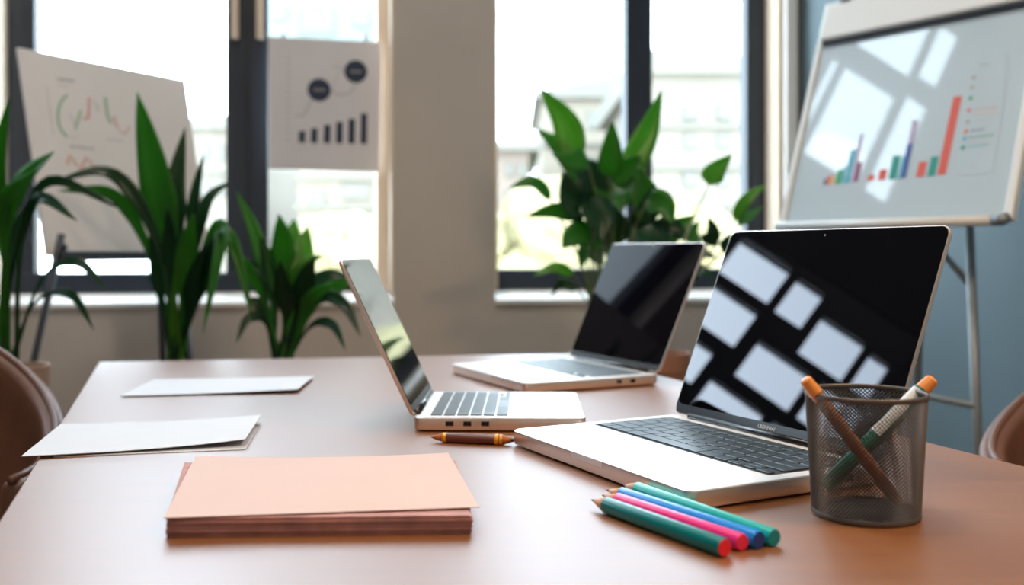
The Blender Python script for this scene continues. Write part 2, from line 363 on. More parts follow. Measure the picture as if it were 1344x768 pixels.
# ------------------------------------------------------------------ table
TZ = 0.75
tl = at(130, 475, H - TZ and (H - TZ) * F / (475 - HY)); tr_ = at(750, 464, (H - TZ) * F / (464 - HY))
A_ = Vector((-0.386, 0.747)); B_ = Vector((0.480, 0.929))
dl = (A_ - Vector((tl.x, tl.y))).normalized(); dr_ = (B_ - Vector((tr_.x, tr_.y))).normalized()
nl = A_ + dl * ((A_.y - 0.36) / -dl.y); nr = B_ + dr_ * ((B_.y - 0.44) / -dr_.y)
tp = [(nr.x, nr.y), (tr_.x, tr_.y), (tl.x, tl.y), (nl.x, nl.y)]
table = thing('meeting_table', 'large warm brown wooden table holding the laptops, papers and pencils', 'table', (0.02, 1.1, 0))
TM = Matrix.Translation((-0.02, -1.1, 0))
autosmooth(bobj('tabletop', slab_bm(tp, TZ - 0.028, TZ, 0.0025, TM), M['wood'], table), 0.5)
cx = sum(p[0] for p in tp) / 4; cy = sum(p[1] for p in tp) / 4
inn = [(cx + (p[0] - cx) * 0.86 - 0.02, cy + (p[1] - cy) * 0.88 - 1.1) for p in tp]
for p in inn:
    bobj('leg', lathe_bm([(0.018, 0), (0.030, TZ - 0.028)], 16, M=Matrix.Translation((p[0], p[1], 0))), M['wood'], table, True)
inn2 = [(cx + (p[0] - cx) * 0.84 - 0.02, cy + (p[1] - cy) * 0.86 - 1.1) for p in tp]
bm = bmesh.new()
for i in range(4):
    a = Vector((*inn2[i], 0)); b = Vector((*inn2[(i + 1) % 4], 0)); t = (b - a).normalized(); n = Vector((-t.y, t.x, 0)) * 0.01
    vs = [bm.verts.new(a + n + Vector((0, 0, z))) for z in (TZ - .09, TZ - .028)] + [bm.verts.new(b + n + Vector((0, 0, z))) for z in (TZ - .028, TZ - .09)]
    vs2 = [bm.verts.new(v.co - 2 * n) for v in vs]
    bm.faces.new(vs); bm.faces.new(vs2[::-1])
    for k in range(4): bm.faces.new((vs[k], vs[(k + 1) % 4], vs2[(k + 1) % 4], vs2[k]))
bobj('apron', bm, M['wood'], table)

# ------------------------------------------------------------------ laptops
ROWS = [[1.0] * 14, [1.0] * 13 + [1.5], [1.5] + [1.0] * 12 + [1.0], [1.75] + [1.0] * 11 + [1.75], [2.25] + [1.0] * 10 + [2.25], [1, 1, 1, 1.25, 5, 1.25, 1]]
def keycap(w_, h_, m):
    bm = slab_bm(rrect(-w_ / 2, w_ / 2, -h_ / 2, h_ / 2, 0.0016, 3), 0, 0.0012, 0.0004)
    me = bpy.data.meshes.new('key'); bmesh.ops.recalc_face_normals(bm, faces=bm.faces); bm.to_mesh(me); bm.free(); me.materials.append(m); return me
def laptop(label, x, y, th, w_, dp, lid, L, screen, keym, rows=6, lettering=None, deck=None, ports_side=1, tb=0.016):
    """origin: middle of the hinge line on the table; local -y is towards the typist"""
    t = thing('laptop', label, 'laptop', (x, y, TZ), th + PI / 2, None)
    hw = w_ / 2
    base = autosmooth(bobj('base', slab_bm(rrect(-hw, hw, -dp, 0.004, 0.011), 0.0015, tb, 0.0012, None, None, 0.003), M['alu'], t), 0.6)
    dk = bobj('deck', slab_bm(rrect(-hw + .0016, hw - .0016, -dp + .0016, 0.0025, 0.0095), tb - 0.0002, tb + 0.0003), M['alu_deck'], base)
    for sx in (-1, 1):
        for yy in (-dp + .02, -.02):
            bobj('foot', lathe_bm([(0.006, 0), (0.007, 0.002)], 16, M=Matrix.Translation((sx * (hw - .025), yy, 0))), M['rubber'], t)
    # keyboard
    kw = w_ * 0.885; y1 = -dp * 0.075; y0 = -dp * 0.545; z = tb + 0.0003
    kb = bobj('keyboard', slab_bm(rrect(-kw / 2 - .002, kw / 2 + .002, y0 - .002, y1 + .002, .003), z, z + 0.0003), M['well'] if keym is M['key'] else M['alu_deck'], t)
    gap = 0.0013 if keym is M['key'] else 0.0018
    rh = (y1 - y0) / 6; cache = {}
    for r, row in enumerate(ROWS):
        tot = sum(row) + (3 if r == 5 else 0); u = kw / tot; cxk = -kw / 2; yc = y1 - rh * (r + .5)
        items = [(v, 1.0, 0.0) for v in row]
        for v, hh, oy in items:
            key = (round(v * u, 5), hh)
            if key not in cache: cache[key] = keycap(v * u - gap, rh * hh - gap, keym)
            k = bpy.data.objects.new('key', cache[key]); C.objects.link(k); k.parent = kb; k.location = (cxk + v * u / 2, yc, z + 0.0003); cxk += v * u
        if r == 5:   # arrow cluster: left, up, down, right
            for j, (ox, oy) in enumerate(((0.5, -.25), (1.5, .25), (1.5, -.25), (2.5, -.25))):
                key = ('arrow',)
                if key not in cache: cache[key] = keycap(u - gap, rh * .5 - gap, keym)
                k = bpy.data.objects.new('key', cache[key]); C.objects.link(k); k.parent = kb; k.location = (cxk + ox * u, yc + oy * rh, z + 0.0003)
    # trackpad with a fine dark gap round it
    pw = w_ * 0.20
    tp_ = bobj('trackpad', slab_bm(rrect(-pw, pw, -dp + .006, y0 - .012, .004), z, z + 0.0002), M['pad'], t)
    # finger notch in the front edge
    box('finger_notch', -w_ * .09, w_ * .09, -dp - 0.0006, -dp + 0.006, tb - 0.0065, tb + 0.0004, M['pad'], base, 0.001)
    # ports
    for k in range(3):
        for sx in (-1, 1):
            if (sx == 1 and k < 2) or sx == -1:
                box('port', sx * (hw - .004) if sx < 0 else hw - .004, (sx * (hw - .004) + .0043 * sx), -dp * (.19 + .105 * k) - .006, -dp * (.19 + .105 * k) + .003, tb * .42, tb * .75, M['bezel'], base) if sx > 0 else \
                    box('port', -hw - .0003, -hw + .004, -dp * (.19 + .105 * k) - .006, -dp * (.19 + .105 * k) + .003, tb * .42, tb * .75, M['bezel'], base)
    # hinge
    tube('hinge', [(-hw * .80, 0.0015, tb + .002), (hw * .80, 0.0015, tb + .002)], 0.0042, M['bezel'], t, 14)
    # lid in its own plane: local (x, l, n) with n toward the typist
    up = Vector((0, math.cos(lid), math.sin(lid))); nn = Vector((0, -math.sin(lid), math.cos(lid)))
    LMx = Matrix(((1, up.x, nn.x, 0), (0, up.y, nn.y, 0.0), (0, up.z, nn.z, tb), (0, 0, 0, 1)))
    ld = autosmooth(bobj('lid', slab_bm(rrect(-hw, hw, 0.003, L, 0.010), -0.0048, 0.0, 0.0006, LMx, None, 0.0018), M['alu'], t), 0.6)
    bz = bobj('screen_bezel', slab_bm(rrect(-hw + .0012, hw - .0012, 0.0042, L - .0012, 0.009), -0.0002, 0.0004, 0, LMx), M['bezel'], ld)
    sc = bobj('screen', slab_bm(rrect(-hw + .0018, hw - .0018, 0.0145, L - .0018, 0.0085), 0.0004, 0.0007, 0, LMx), screen, ld)
    bobj('webcam', lathe_bm([(0.0011, 0.0007), (0.0011, 0.0009)], 12, M=LMx @ Matrix.Translation((0, L - .008, 0))), M['grey_ink'], ld)
    if lettering:
        cu = bpy.data.curves.new('lettering', 'FONT'); cu.body = lettering; cu.size = 0.0056; cu.align_x = 'CENTER'; cu.align_y = 'CENTER'; cu.extrude = 0.0001
        to = bpy.data.objects.new('tmp', cu); C.objects.link(to); bpy.context.view_layer.update()
        me = bpy.data.meshes.new_from_object(to); bpy.data.objects.remove(to)
        me.transform(LMx @ Matrix.Translation((0.0, 0.0093, 0.0006))); me.materials.clear(); link('lettering', me, M['lettering'], ld)
    return t
laptop('largest open silver laptop with black keyboard, behind the mesh pencil cup', 0.2522, 0.9913, 3.6157, 0.3043, 0.2075, 1.183, 0.2263, M['screen'], M['key'], lettering='UIOHNIAI')
laptop('open silver laptop at the far end of the table, striped reflection on its dark screen', 0.1598, 1.6203, 3.5927, 0.2755, 0.2245, 1.1504, 0.2199, M['screen_soft'], M['key_grey'])
laptop('open silver laptop seen from its side, lid leaning left, brown pen in front', -0.1058, 1.2081, -0.0148, 0.2061, 0.1898, 1.1285, 0.1964, M['screen_side'], M['key_grey'])

# ------------------------------------------------------------------ papers
def tp_pt(px, py, z=TZ): return at(px, py, (H - z) * F / (py - HY))
def sheet(name, label, q, m, curl, th=0.0006, z=TZ + 0.0006, group=None, nx=24, ny=12):
    """q: far-left, far-right, near-right, near-left as seen; curl(s,t) raises it"""
    P = [tp_pt(*p, z) for p in q]; o = sum(P, Vector()) / 4; o.z = TZ
    top = []
    for j in range(ny + 1):
        for i in range(nx + 1):
            s = i / nx; t = j / ny
            a = P[3].lerp(P[2], s); b = P[0].lerp(P[1], s); p = a.lerp(b, t); top.append(Vector((p.x, p.y, z + curl(s, t))) - o)
    n = len(top); vs = top + [v - Vector((0, 0, th)) for v in top]; fs = []
    W_ = nx + 1
    for j in range(ny):
        for i in range(nx):
            a = j * W_ + i; fs.append((a, a + 1, a + 1 + W_, a + W_)); fs.append((n + a, n + a + W_, n + a + 1 + W_, n + a + 1))
    rim = [i for i in range(W_)] + [j * W_ + nx for j in range(1, ny + 1)] + [ny * W_ + i for i in range(nx - 1, -1, -1)] + [j * W_ for j in range(ny - 1, 0, -1)]
    for a, b in zip(rim, rim[1:] + rim[:1]): fs.append((a, n + a, n + b, b))
    ob = mesh_obj(name, vs, fs, m, None, True); ob.location = o
    autosmooth(ob, 0.6)
    return tag(ob, label, 'paper', group)
sheet('paper_sheet', 'blank white paper farthest back on the left of the table', [(202, 499), (412, 497), (391, 516), (158, 521)], M['paper'], lambda s, t: 0.0015 + 0.004 * s * s * (1 - .3 * t))
sheet('paper_sheet', 'white paper lying beneath a curled white sheet', [(96, 563), (340, 560), (322, 590), (70, 600)], M['paper'], lambda s, t: 0.0002)
sheet('paper_sheet', 'curled white paper on the left, its corner overhanging the table edge', [(80, 560), (343, 553), (322, 586), (28, 603)], M['paper'],
      lambda s, t: 0.0022 + 0.0055 * s ** 3 + 0.001 * (1 - s) ** 3)
# peach stack
def paper_stack():
    q = [(243, 607 + 20), (598, 604 + 20), (619, 702), (219, 706)]
    P = [tp_pt(*p) for p in q]
    o = sum(P, Vector()) / 4; o.z = TZ
    bm = bmesh.new(); n = 26; hh = 0.0135
    rnd = random.Random(3)
    for k in range(n):
        z0 = 0.0002 + hh * k / n; z1 = z0 + hh / n * 0.86
        dx = rnd.uniform(-.0009, .0009); dy = rnd.uniform(-.0009, .0009); g_ = rnd.uniform(-.0004, .0004)
        vs = []
        for z in (z0, z1):
            for i, p in enumerate(P):
                v = p - o; c = v.copy(); c.z = 0; c = c * (1 + g_ / c.length * 2) + Vector((dx, dy, z)); vs.append(bm.verts.new(c))
        bm.faces.new(vs[:4]); bm.faces.new(vs[4:])
        for i in range(4): bm.faces.new((vs[i], vs[(i + 1) % 4], vs[4 + (i + 1) % 4], vs[4 + i]))
    ob = bobj('paper_stack', bm, M['peach_shaded']); ob.location = o
    tag(ob, 'thick stack of peach paper at the front of the table, below its top sheet', 'paper stack')
    return hh
hs = paper_stack()
sheet('paper_sheet', 'single peach sheet lying crooked as the top of the paper stack', [(257, 603), (588, 600), (629, 668), (214, 681)], M['peach'],
      lambda s, t: 0.0006 + 0.0026 * (2 * s - 1) ** 2 * t + .0008 * s, 0.0004, TZ + hs + 0.0006)

# ------------------------------------------------------------------ pencils and pens
def axis_matrix(a, b):
    z = (b - a).normalized(); x = z.orthogonal().normalized(); y = z.cross(x)
    return Matrix(((x.x, y.x, z.x, 0), (x.y, y.y, z.y, 0), (x.z, y.z, z.z, 0), (0, 0, 0, 1)))
def pencil(label, tip_px, end_px, r, body, end, lead, lift=0.0):
    z = TZ + r + lift
    a = tp_pt(*tip_px, z); b = tp_pt(*end_px, z); L = (b - a).length
    t = thing('colored_pencil', label, 'pencil', a, 0, 'colored pencils in a row by the big laptop')
    Mx = axis_matrix(a, b); tl = 0.0205
    autosmooth(bobj('barrel', lathe_bm([(r, tl), (r, L - .001), (r * .93, L)], 20, M=Mx), body, t), .6)
    autosmooth(bobj('end_cap', lathe_bm([(r * .90, L - .0005), (r * .88, L + .0006)], 20, M=Mx), end, t), .6)
    bobj('sharpened_wood', lathe_bm([(r * .22, .0045), (r * .99, tl + .0006)], 20, M=Mx), M['wood_tip'], t, True)
    bobj('lead', lathe_bm([(.0003, 0), (r * .22, .0046)], 12, M=Mx), lead, t, True)
    return t
pm = {k: mat(k, c, 0.3, noise=.03, coat=.25, coat_rough=.12) for k, c in {'lacquer_teal': (0.0, 0.19, 0.20), 'lacquer_pink': (0.92, 0.03, 0.26), 'lacquer_blue': (0.0, 0.25, 0.78),
      'lacquer_green': (0.0, 0.42, 0.38)}.items()}
em = {k: mat(k, c, .5, noise=.04) for k, c in {'end_red': (0.90, 0.012, 0.03), 'end_crimson': (0.90, 0.02, 0.07), 'end_navy': (0.01, 0.04, 0.22), 'end_teal': (0.0, 0.24, 0.27), 'lead_black': (0.02, 0.02, 0.025), 'lead_pink': (0.35, 0.02, 0.12), 'lead_lilac': (0.4, 0.33, 0.5)}.items()}
pencil('dark teal pencil with a red end, nearest the viewer of the row', (776, 656), (951, 719), .0064, pm['lacquer_teal'], em['end_red'], em['lead_black'])
pencil('bright pink pencil lying between the teal and blue ones', (790, 650), (974, 712), .0060, pm['lacquer_pink'], em['end_crimson'], em['lead_pink'])
pencil('bright blue pencil with a navy end, beside the pink one', (796, 643), (996, 709), .0063, pm['lacquer_blue'], em['end_navy'], em['lead_pink'])
pencil('turquoise green pencil lying closest to the big laptop', (818, 636), (1016, 706), .0062, pm['lacquer_green'], em['end_teal'], em['lead_lilac'])
# double ended brown pen
a = tp_pt(566, 574, TZ + .0052); b = tp_pt(675, 578, TZ + .0052)
t = thing('pen', 'short brown double-ended pen with yellow bands, between the laptops', 'pen', a)
Mx = axis_matrix(a, b); L = (b - a).length
pbrown = mat('brown_barrel', (0.13, 0.028, 0.014), .35, noise=.15, coat=.4); ptip = mat('orange_brown_tip', (0.42, 0.12, 0.02), .45, noise=.15); pband = mat('yellow_band', (0.80, 0.36, 0.04), .3, .3, noise=.08); pnib = mat('dark_nib', (0.05, 0.03, 0.025), .5, noise=.1)
autosmooth(bobj('barrel', lathe_bm([(.0049, .016), (.0052, .02), (.0055, L * .5), (.0054, L - .02)], 24, M=Mx), pbrown, t), .6)
for z0, z1, r in ((.0125, .0168, .0054), (L - .0205, L - .0165, .0058), (L - .0155, L - .0125, .0056)):
    autosmooth(bobj('band', lathe_bm([(r * .93, z0), (r, z0 + .0006), (r, z1 - .0006), (r * .93, z1)], 24, M=Mx), pband, t), .6)
bobj('pen_tip', lathe_bm([(.0004, 0), (.0016, .003), (.0046, .0126)], 20, M=Mx), ptip, t, True)
bobj('pen_tip', lathe_bm([(.0052, L - .0165), (.0050, L - .0118), (.0028, L - .004), (.0021, L - .003)], 20, M=Mx), ptip, t, True)
bobj('nib', lathe_bm([(.0022, L - .0032), (.0018, L - .0008), (.0006, L)], 16, M=Mx), pnib, t, True)

# mesh cup
CC = Vector((0.2705, 0.758, TZ)); RB, RT, HH = 0.0390, 0.0442, 0.0935
cup = thing('pencil_cup', 'dark wire mesh pencil cup at the right front of the table', 'cup', CC)
def mesh_wall():
    N = 84; NZ = 28; bm = bmesh.new(); grid = {}
    def vert(i, j):
        k = (i % (2 * N), j)
        if k not in grid:
            a = PI * k[0] / N; z = .003 + (HH - .006) * j / (2 * NZ); r = RB + (RT - RB) * z / HH
            grid[k] = bm.verts.new((r * math.cos(a), r * math.sin(a), z))
        return grid[k]
    for j in range(1, 2 * NZ):
        for i in range(2 * N):
            if (i + j) % 2 == 1:
                bm.faces.new((vert(i, j - 1), vert(i + 1, j), vert(i, j + 1), vert(i - 1, j)))
    me = bpy.data.meshes.new('mesh_wall'); bm.to_mesh(me); bm.free()
    o = link('mesh_wall', me, M['mesh'], cup)
    md = o.modifiers.new('wires', 'WIREFRAME'); md.thickness = 0.0012; md.use_even_offset = False; md.use_boundary = True; md.use_replace = True
    return o
mesh_wall()
def ring(name, r, z, rr, sq=1.0):
    n = 72; path = [(r * math.cos(2 * PI * i / n), r * math.sin(2 * PI * i / n), z) for i in range(n + 1)]
    vs = []; k = 10; fs = []
    for i in range(n):
        a = 2 * PI * i / n
        for j in range(k):
            b = 2 * PI * j / k; rad = r + rr * math.cos(b); vs.append((rad * math.cos(a), rad * math.sin(a), z + rr * sq * math.sin(b)))
    for i in range(n):
        for j in range(k): fs.append((i * k + j, ((i + 1) % n) * k + j, ((i + 1) % n) * k + (j + 1) % k, i * k + (j + 1) % k))
    return mesh_obj(name, vs, fs, M['mesh'], cup, True)
ring('rim', RT, HH - .0012, .0013, 1.5); ring('base_ring', RB, .0026, .0012, 2.0)
bobj('cup_bottom', lathe_bm([(RB - .0004, .0018), (RB - .0004, .0034)], 60), M['mesh'], cup)
pin_or = mat('orange_cap', (0.85, 0.30, 0.06), .4, noise=.04); pin_dk = mat('copper_barrel', (0.42, 0.17, 0.08), .3, .35, noise=.1); pin_gr = mat('green_barrel', (0.0, 0.13, 0.085), .35, noise=.05); pin_wh = mat('white_barrel', (0.75, 0.78, 0.76), .35, noise=.03); pin_bk = mat('dark_barrel', (0.06, 0.045, 0.04), .4, noise=.05)
a = at(1056, 497, .747); b = at(1180, 661, .742)
t = thing('pen', 'copper coloured pen with an orange cap, leaning left in the mesh cup', 'pen', a); Mx = axis_matrix(a, b); L = (b - a).length
autosmooth(bobj('cap', lathe_bm([(.0030, 0), (.0046, .0012), (.0052, .011), (.0054, .0125), (.0054, .0138)], 24, M=Mx), pin_or, t), .5)
autosmooth(bobj('barrel', lathe_bm([(.0047, .0136), (.0050, .03), (.0050, L - .012), (.0034, L)], 24, M=Mx), pin_dk, t), .5)
a = at(1225, 497, .772); b = at(1082, 640, .772)
t = thing('marker_pen', 'green and white marker with an orange tip, leaning right in the mesh cup', 'pen', a); Mx = axis_matrix(a, b); L = (b - a).length
autosmooth(bobj('cap', lathe_bm([(.0034, 0), (.0050, .0015), (.0057, .010), (.0057, .0125)], 24, M=Mx), pin_or, t), .5)
autosmooth(bobj('barrel', lathe_bm([(.0060, .0123), (.0063, .014), (.0063, .050), (.0063, L - .012), (.0045, L)], 24, M=Mx), pin_gr, t), .5)
# white side stripe of the marker
bm = bmesh.new(); R_ = []
for zz in (.0145, .048):
    R_.append([bm.verts.new(Mx @ Vector((.00715 * math.cos(f), .00715 * math.sin(f), zz))) for f in [k * .12 for k in range(20)]])
best = None
vd = Vector((-.8, -.35, .45)); xl = vd.dot(Mx.to_3x3() @ Vector((1, 0, 0))); yl = vd.dot(Mx.to_3x3() @ Vector((0, 1, 0))); f0 = math.atan2(yl, xl)
bm.free(); bm = bmesh.new(); R_ = []
for zz in (.0145, .062):
    R_.append([bm.verts.new(Mx @ Vector((rr * math.cos(f), rr * math.sin(f), zz))) for rr in (.0061, .00652) for f in [f0 + (k - 8) * .14 for k in range(17)]])
for k in range(16):
    bm.faces.new((R_[0][17 + k], R_[0][18 + k], R_[1][18 + k], R_[1][17 + k])); bm.faces.new((R_[0][k], R_[1][k], R_[1][k + 1], R_[0][k + 1]))
    for R in R_: bm.faces.new((R[k], R[k + 1], R[18 + k], R[17 + k]))
for k in (0, 16): bm.faces.new((R_[0][k], R_[0][17 + k], R_[1][17 + k], R_[1][k]))
bobj('white_stripe', bm, pin_wh, t, False)['label'] = 'white side of the barrel'

# ------------------------------------------------------------------ flat artwork helpers
class Plane:
    """a tilted board: o = lower left corner, h = unit along its foot, u = unit up its face, n = toward the viewer"""
    def __init__(s, o, h, u):
        s.o, s.h, s.u = Vector(o), Vector(h).normalized(), Vector(u).normalized(); s.n = s.h.cross(s.u).normalized()
        s.M = Matrix(((s.h.x, s.u.x, s.n.x, 0), (s.h.y, s.u.y, s.n.y, 0), (s.h.z, s.u.z, s.n.z, 0), (0, 0, 0, 1)))
    def uv(s, px, py):
        r = Vector(((px - CX) / F, 1, -(py - HY) / F)); c = Vector((0, 0, H)); t = (s.o - c).dot(s.n) / r.dot(s.n); d = c + r * t - s.o
        return (d.dot(s.h), d.dot(s.u))
def flat(name, pts, z0, z1, m, parent, Mx):
    a = sum(pts[i][0] * pts[(i + 1) % len(pts)][1] - pts[(i + 1) % len(pts)][0] * pts[i][1] for i in range(len(pts)))
    if a < 0: pts = pts[::-1]
    return bobj(name, slab_bm(pts, z0, z1, 0, Mx), m, parent)
def stroke(name, pts, wd, z, m, parent, Mx):
    L_, R_ = [], []
    for i, p in enumerate(pts):
        a = Vector(pts[max(i - 1, 0)]); b = Vector(pts[min(i + 1, len(pts) - 1)]); t = (b - a).normalized(); n = Vector((-t.y, t.x)) * wd / 2
        L_.append(Vector(p) + n); R_.append(Vector(p) - n)
    bm = bmesh.new(); tl_ = []
    for zz in (z, z + .0004):
        tl_.append(([bm.verts.new(Mx @ Vector((p.x, p.y, zz))) for p in L_], [bm.verts.new(Mx @ Vector((p.x, p.y, zz))) for p in R_]))
    for l, r in tl_:
        for i in range(len(pts) - 1): bm.faces.new((l[i], l[i + 1], r[i + 1], r[i]))
    for k in (0, 1):
        for i in range(len(pts) - 1): bm.faces.new((tl_[0][k][i], tl_[0][k][i + 1], tl_[1][k][i + 1], tl_[1][k][i]))
    for i in (0, -1): bm.faces.new((tl_[0][0][i], tl_[0][1][i], tl_[1][1][i], tl_[1][0][i]))
    return bobj(name, bm, m, parent)
def arc(c, r, a0, a1, n=24): return [(c[0] + r * math.cos(a0 + (a1 - a0) * i / n), c[1] + r * math.sin(a0 + (a1 - a0) * i / n)) for i in range(n + 1)]

# ------------------------------------------------------------------ flip chart on the right
BL = Vector((.63, 2.3, H + 35 / F * 2.3)); BR = Vector((.927, 1.9, 0))
h = BR - BL; h.z = 0; h.normalize(); back = Vector((-h.y, h.x, 0)); u = (Vector((0, 0, 1)) + back * 0.33).normalized()
pl = Plane(BL, h, u)
fc = thing('flip_chart', 'white flip chart easel with coloured bar charts, standing at the right wall', 'flip chart', BL * 1.0)
fM = pl.M
w_ = pl.uv(1322, 292)[0]; hh = pl.uv(1076, 15)[1]
bw = pl.uv(1322, 292)[0]
box('board', 0.004, bw - .004, 0.004, hh, -0.008, 0, M['whiteboard'], fc, 0, fM)
box('frame_side', -0.010, 0.004, 0, hh, -0.014, 0.006, M['white_plastic'], fc, 0.003, fM)
box('frame_side', bw - .008, bw + .010, 0, hh, -0.014, 0.006, M['white_plastic'], fc, 0.003, fM)
box('frame_top', -0.010, bw + .010, hh - .004, hh + .012, -0.014, 0.006, M['white_plastic'], fc, 0.003, fM)
tube('marker_tray', [fM @ Vector((-.008, -.004, .012)), fM @ Vector((bw - .02, -.004, .012))], .010, M['white_plastic'], fc, 16)
tube('tray_end', [fM @ Vector((bw - .022, -.004, .012)), fM @ Vector((bw - .004, -.003, .011)), fM @ Vector((bw + .005, .006, .006))], [.0115, .0115, .009], M['steel'], fc, 16)
# clamp bar across the top, its lower edge pixel-measured
c0 = pl.uv(1082, 58)[1]; c1 = pl.uv(1076, 22)[1]
box('clamp_bar', 0.004, bw + .02, c0, c1 + .012, 0.002, 0.022, M['white_plastic'], fc, 0.006, fM, 3)
box('clamp_lip', 0.010, bw + .02, c0 - .007, c0 + .002, 0.001, 0.012, M['black_metal'], fc, 0.001, fM)
for sx in (.05, bw - .05):
    bobj('clamp_knob', lathe_bm([(.012, .0), (.013, .012), (.009, .02)], 20, M=fM @ Matrix.Translation((sx, c1 + .022, 0.004))), M['steel'], fc, True)
# legs: two in front plane, one behind, braces between
tb_ = pl.uv(1276, 300); p1 = fM @ Vector((bw - .075, .0, -.03)); zf = -BL.z
def leg_to(p, dx, dy, nm='leg', r=.011): return tube(nm, [p, Vector((p.x + dx, p.y + dy, zf + .01))], r, M['steel'], fc, 14)
topm = fM @ Vector((bw * .5, hh, -.03))
l1 = at(1272, 296, 2.02) - BL; l1b = at(1283, 575, 2.0) - BL; dv = (l1b - l1) / (l1.z - l1b.z)
foot1 = l1 + dv * (l1.z - zf - .01); up1 = l1 - dv * 0.02
tube('leg', [up1, foot1], .0095, M['steel'], fc, 14)
l2 = fM @ Vector((.06, 0, -.035)); tube('leg', [l2 + u * .5, l2, Vector((l2.x - .05, l2.y + .03, zf + .01))], .0095, M['steel'], fc, 14)
l3 = fM @ Vector((bw * .5, hh * .75, -.04)); tube('leg', [l3, Vector((l3.x + .02, l3.y + .16, zf + .01))], .0095, M['steel'], fc, 14)
br = at(1272, 372, 2.02) - BL; tube('brace', [br, at(1238, 334, 2.1) - BL, l3 * .8], .007, M['steel'], fc, 12)
b2 = at(1280, 533, 2.0) - BL; tube('brace', [b2, at(1215, 520, 2.12) - BL, Vector((l2.x - .02, l2.y + .01, b2.z + .03))], .007, M['steel'], fc, 12)
# charts
def bar(q, m): flat('chart_bar', [pl.uv(*p) for p in q], .0002, .0007, M[m], fc, fM)
def barpx(xb, yb, wd, ht, m, lean=.21):
    bar([(xb, yb), (xb + wd, yb - wd * .1), (xb + wd + ht * lean, yb - wd * .1 - ht), (xb + ht * lean, yb - ht)], m)
for a_ in ((1080, 243, 4, 8, 'slate'), (1084, 243, 5, 12, 'coral'), (1090, 242, 4, 10, 'yellow'), (1096, 242, 7, 19, 'green'), (1103, 241, 4, 22, 'cyan'), (1108, 241, 7, 44, 'cyan'), (1116, 240, 4, 64, 'lilac'), (1120, 239, 6, 26, 'purple'),
           (1138, 238, 9, 8, 'coral'), (1152, 237, 10, 14, 'red'), (1166, 236, 10, 31, 'teal'), (1178, 235, 4, 30, 'cyan'), (1182, 234, 7, 76, 'lilac'), (1182.2, 234, 6.6, 45, 'blue'),
           (1202, 233, 11, 20, 'red'), (1217, 232, 10, 26, 'teal'), (1230, 230, 11, 103, 'red')):
    barpx(*a_) if a_[4] != 'blue' else flat('chart_bar', [pl.uv(*p) for p in ((a_[0], a_[1]), (a_[0] + a_[2], a_[1] - .7), (a_[0] + a_[2] + a_[3] * .21, a_[1] - a_[3]), (a_[0] + a_[3] * .21, a_[1] - a_[3]))], .0008, .0012, M['blue'], fc, fM)
for px, py, wd, m, bul in ((1279, 86, 14, 'grey_ink', 0), (1278, 101, 16, 'ink_faint', 'grey_ink'), (1276, 114, 14, 'ink_faint', 'grey_ink'), (1274, 128, 12, 'ink_faint', 'green'), (1272, 144, 34, 'softred', 'coral'), (1272, 151, 32, 'softpeach', 0),
                           (1270, 159, 26, 'ink_faint', 'grey_ink'), (1268, 172, 20, 'slate', 'coral'), (1266, 181, 36, 'teal', 'cyan'), (1265, 187, 26, 'ink_faint', 0), (1264, 193, 30, 'cyan', 'teal'), (1262, 206, 5, 'ink_faint', 0), (1261, 219, 14, 'ink_faint', 0)):
    # rows of small lettering, drawn as short word strokes
    a0, b0 = pl.uv(px + 6, py), pl.uv(px + 6 + wd * .95, py - wd * .12); x = 0; rn = random.Random(px * py)
    va, vb = Vector(a0), Vector(b0); bmw = bmesh.new()
    while x < .95:
        e = min(1, x + rn.uniform(.08, .2)); p, q = va.lerp(vb, x), va.lerp(vb, e)
        tk = .0012; vs = [bmw.verts.new(fM @ Vector((c.x, c.y + s_, .0006))) for c, s_ in ((p, -tk), (q, -tk), (q, tk), (p, tk))]; bmw.faces.new(vs); x = e + .04
    bobj('legend_text', bmw, M['lightgrey_ink'] if m == 'ink_faint' else M[m], fc)
    if bul:
        c = pl.uv(px, py + 1); flat('legend_mark', [(c[0] - .004, c[1] - .004), (c[0] + .004, c[1] - .004), (c[0] + .004, c[1] + .004), (c[0] - .004, c[1] + .004)], .0002, .0006, M[bul], fc, fM)
stroke('legend_border', [pl.uv(*p) for p in ((1302, 79), (1325, 74), (1304, 226), (1256, 231))], .0012, .0002, M['ink_faint'], fc, fM)

# ------------------------------------------------------------------ presentation board on easel at the left window
BL = Vector((at(61, 335, 2.3))); BR = at(275, 335, 2.73); h = BR - BL; h.z = 0; h.normalize(); back = Vector((-h.y, h.x, 0)); u = (Vector((0, 0, 1)) + back * 0.26).normalized()
pl = Plane(BL, h, u); fM = pl.M
ea = thing('presentation_easel', 'pale chart board on a tripod easel before the left window', 'easel', BL)
q = [pl.uv(61, 335), pl.uv(276, 336), pl.uv(243, 105), pl.uv(23, 62)]
bw = (q[1][0] + q[2][0]) / 2; hh_ = (q[2][1] + q[3][1]) / 2
flat('board', q, -.007, 0, M['card'], ea, fM)
box('tray', .02, bw - .01, -.012, .004, -.012, .025, M['black_metal'], ea, .002, fM)
kp = fM @ Vector(pl.uv(77, 327) + (.008,))
bobj('tray_clip', lathe_bm([(.010, 0), (.010, .012), (.006, .016)], 18, M=Matrix.Translation(kp) @ fM), M['black_metal'], ea, True)
zf = -BL.z
a = at(75, 335, 2.32) - BL; b = at(45, 472, 2.32) - BL; dv = (b - a) / (a.z - b.z)
tube('leg', [a - dv * .05, a + dv * (a.z - zf - .01)], .0085, M['black_metal'], ea, 12)
a = fM @ Vector((bw * .8, 0, -.02)); tube('leg', [a, Vector((a.x + .12, a.y - .08, zf + .01))], .0085, M['black_metal'], ea, 12)
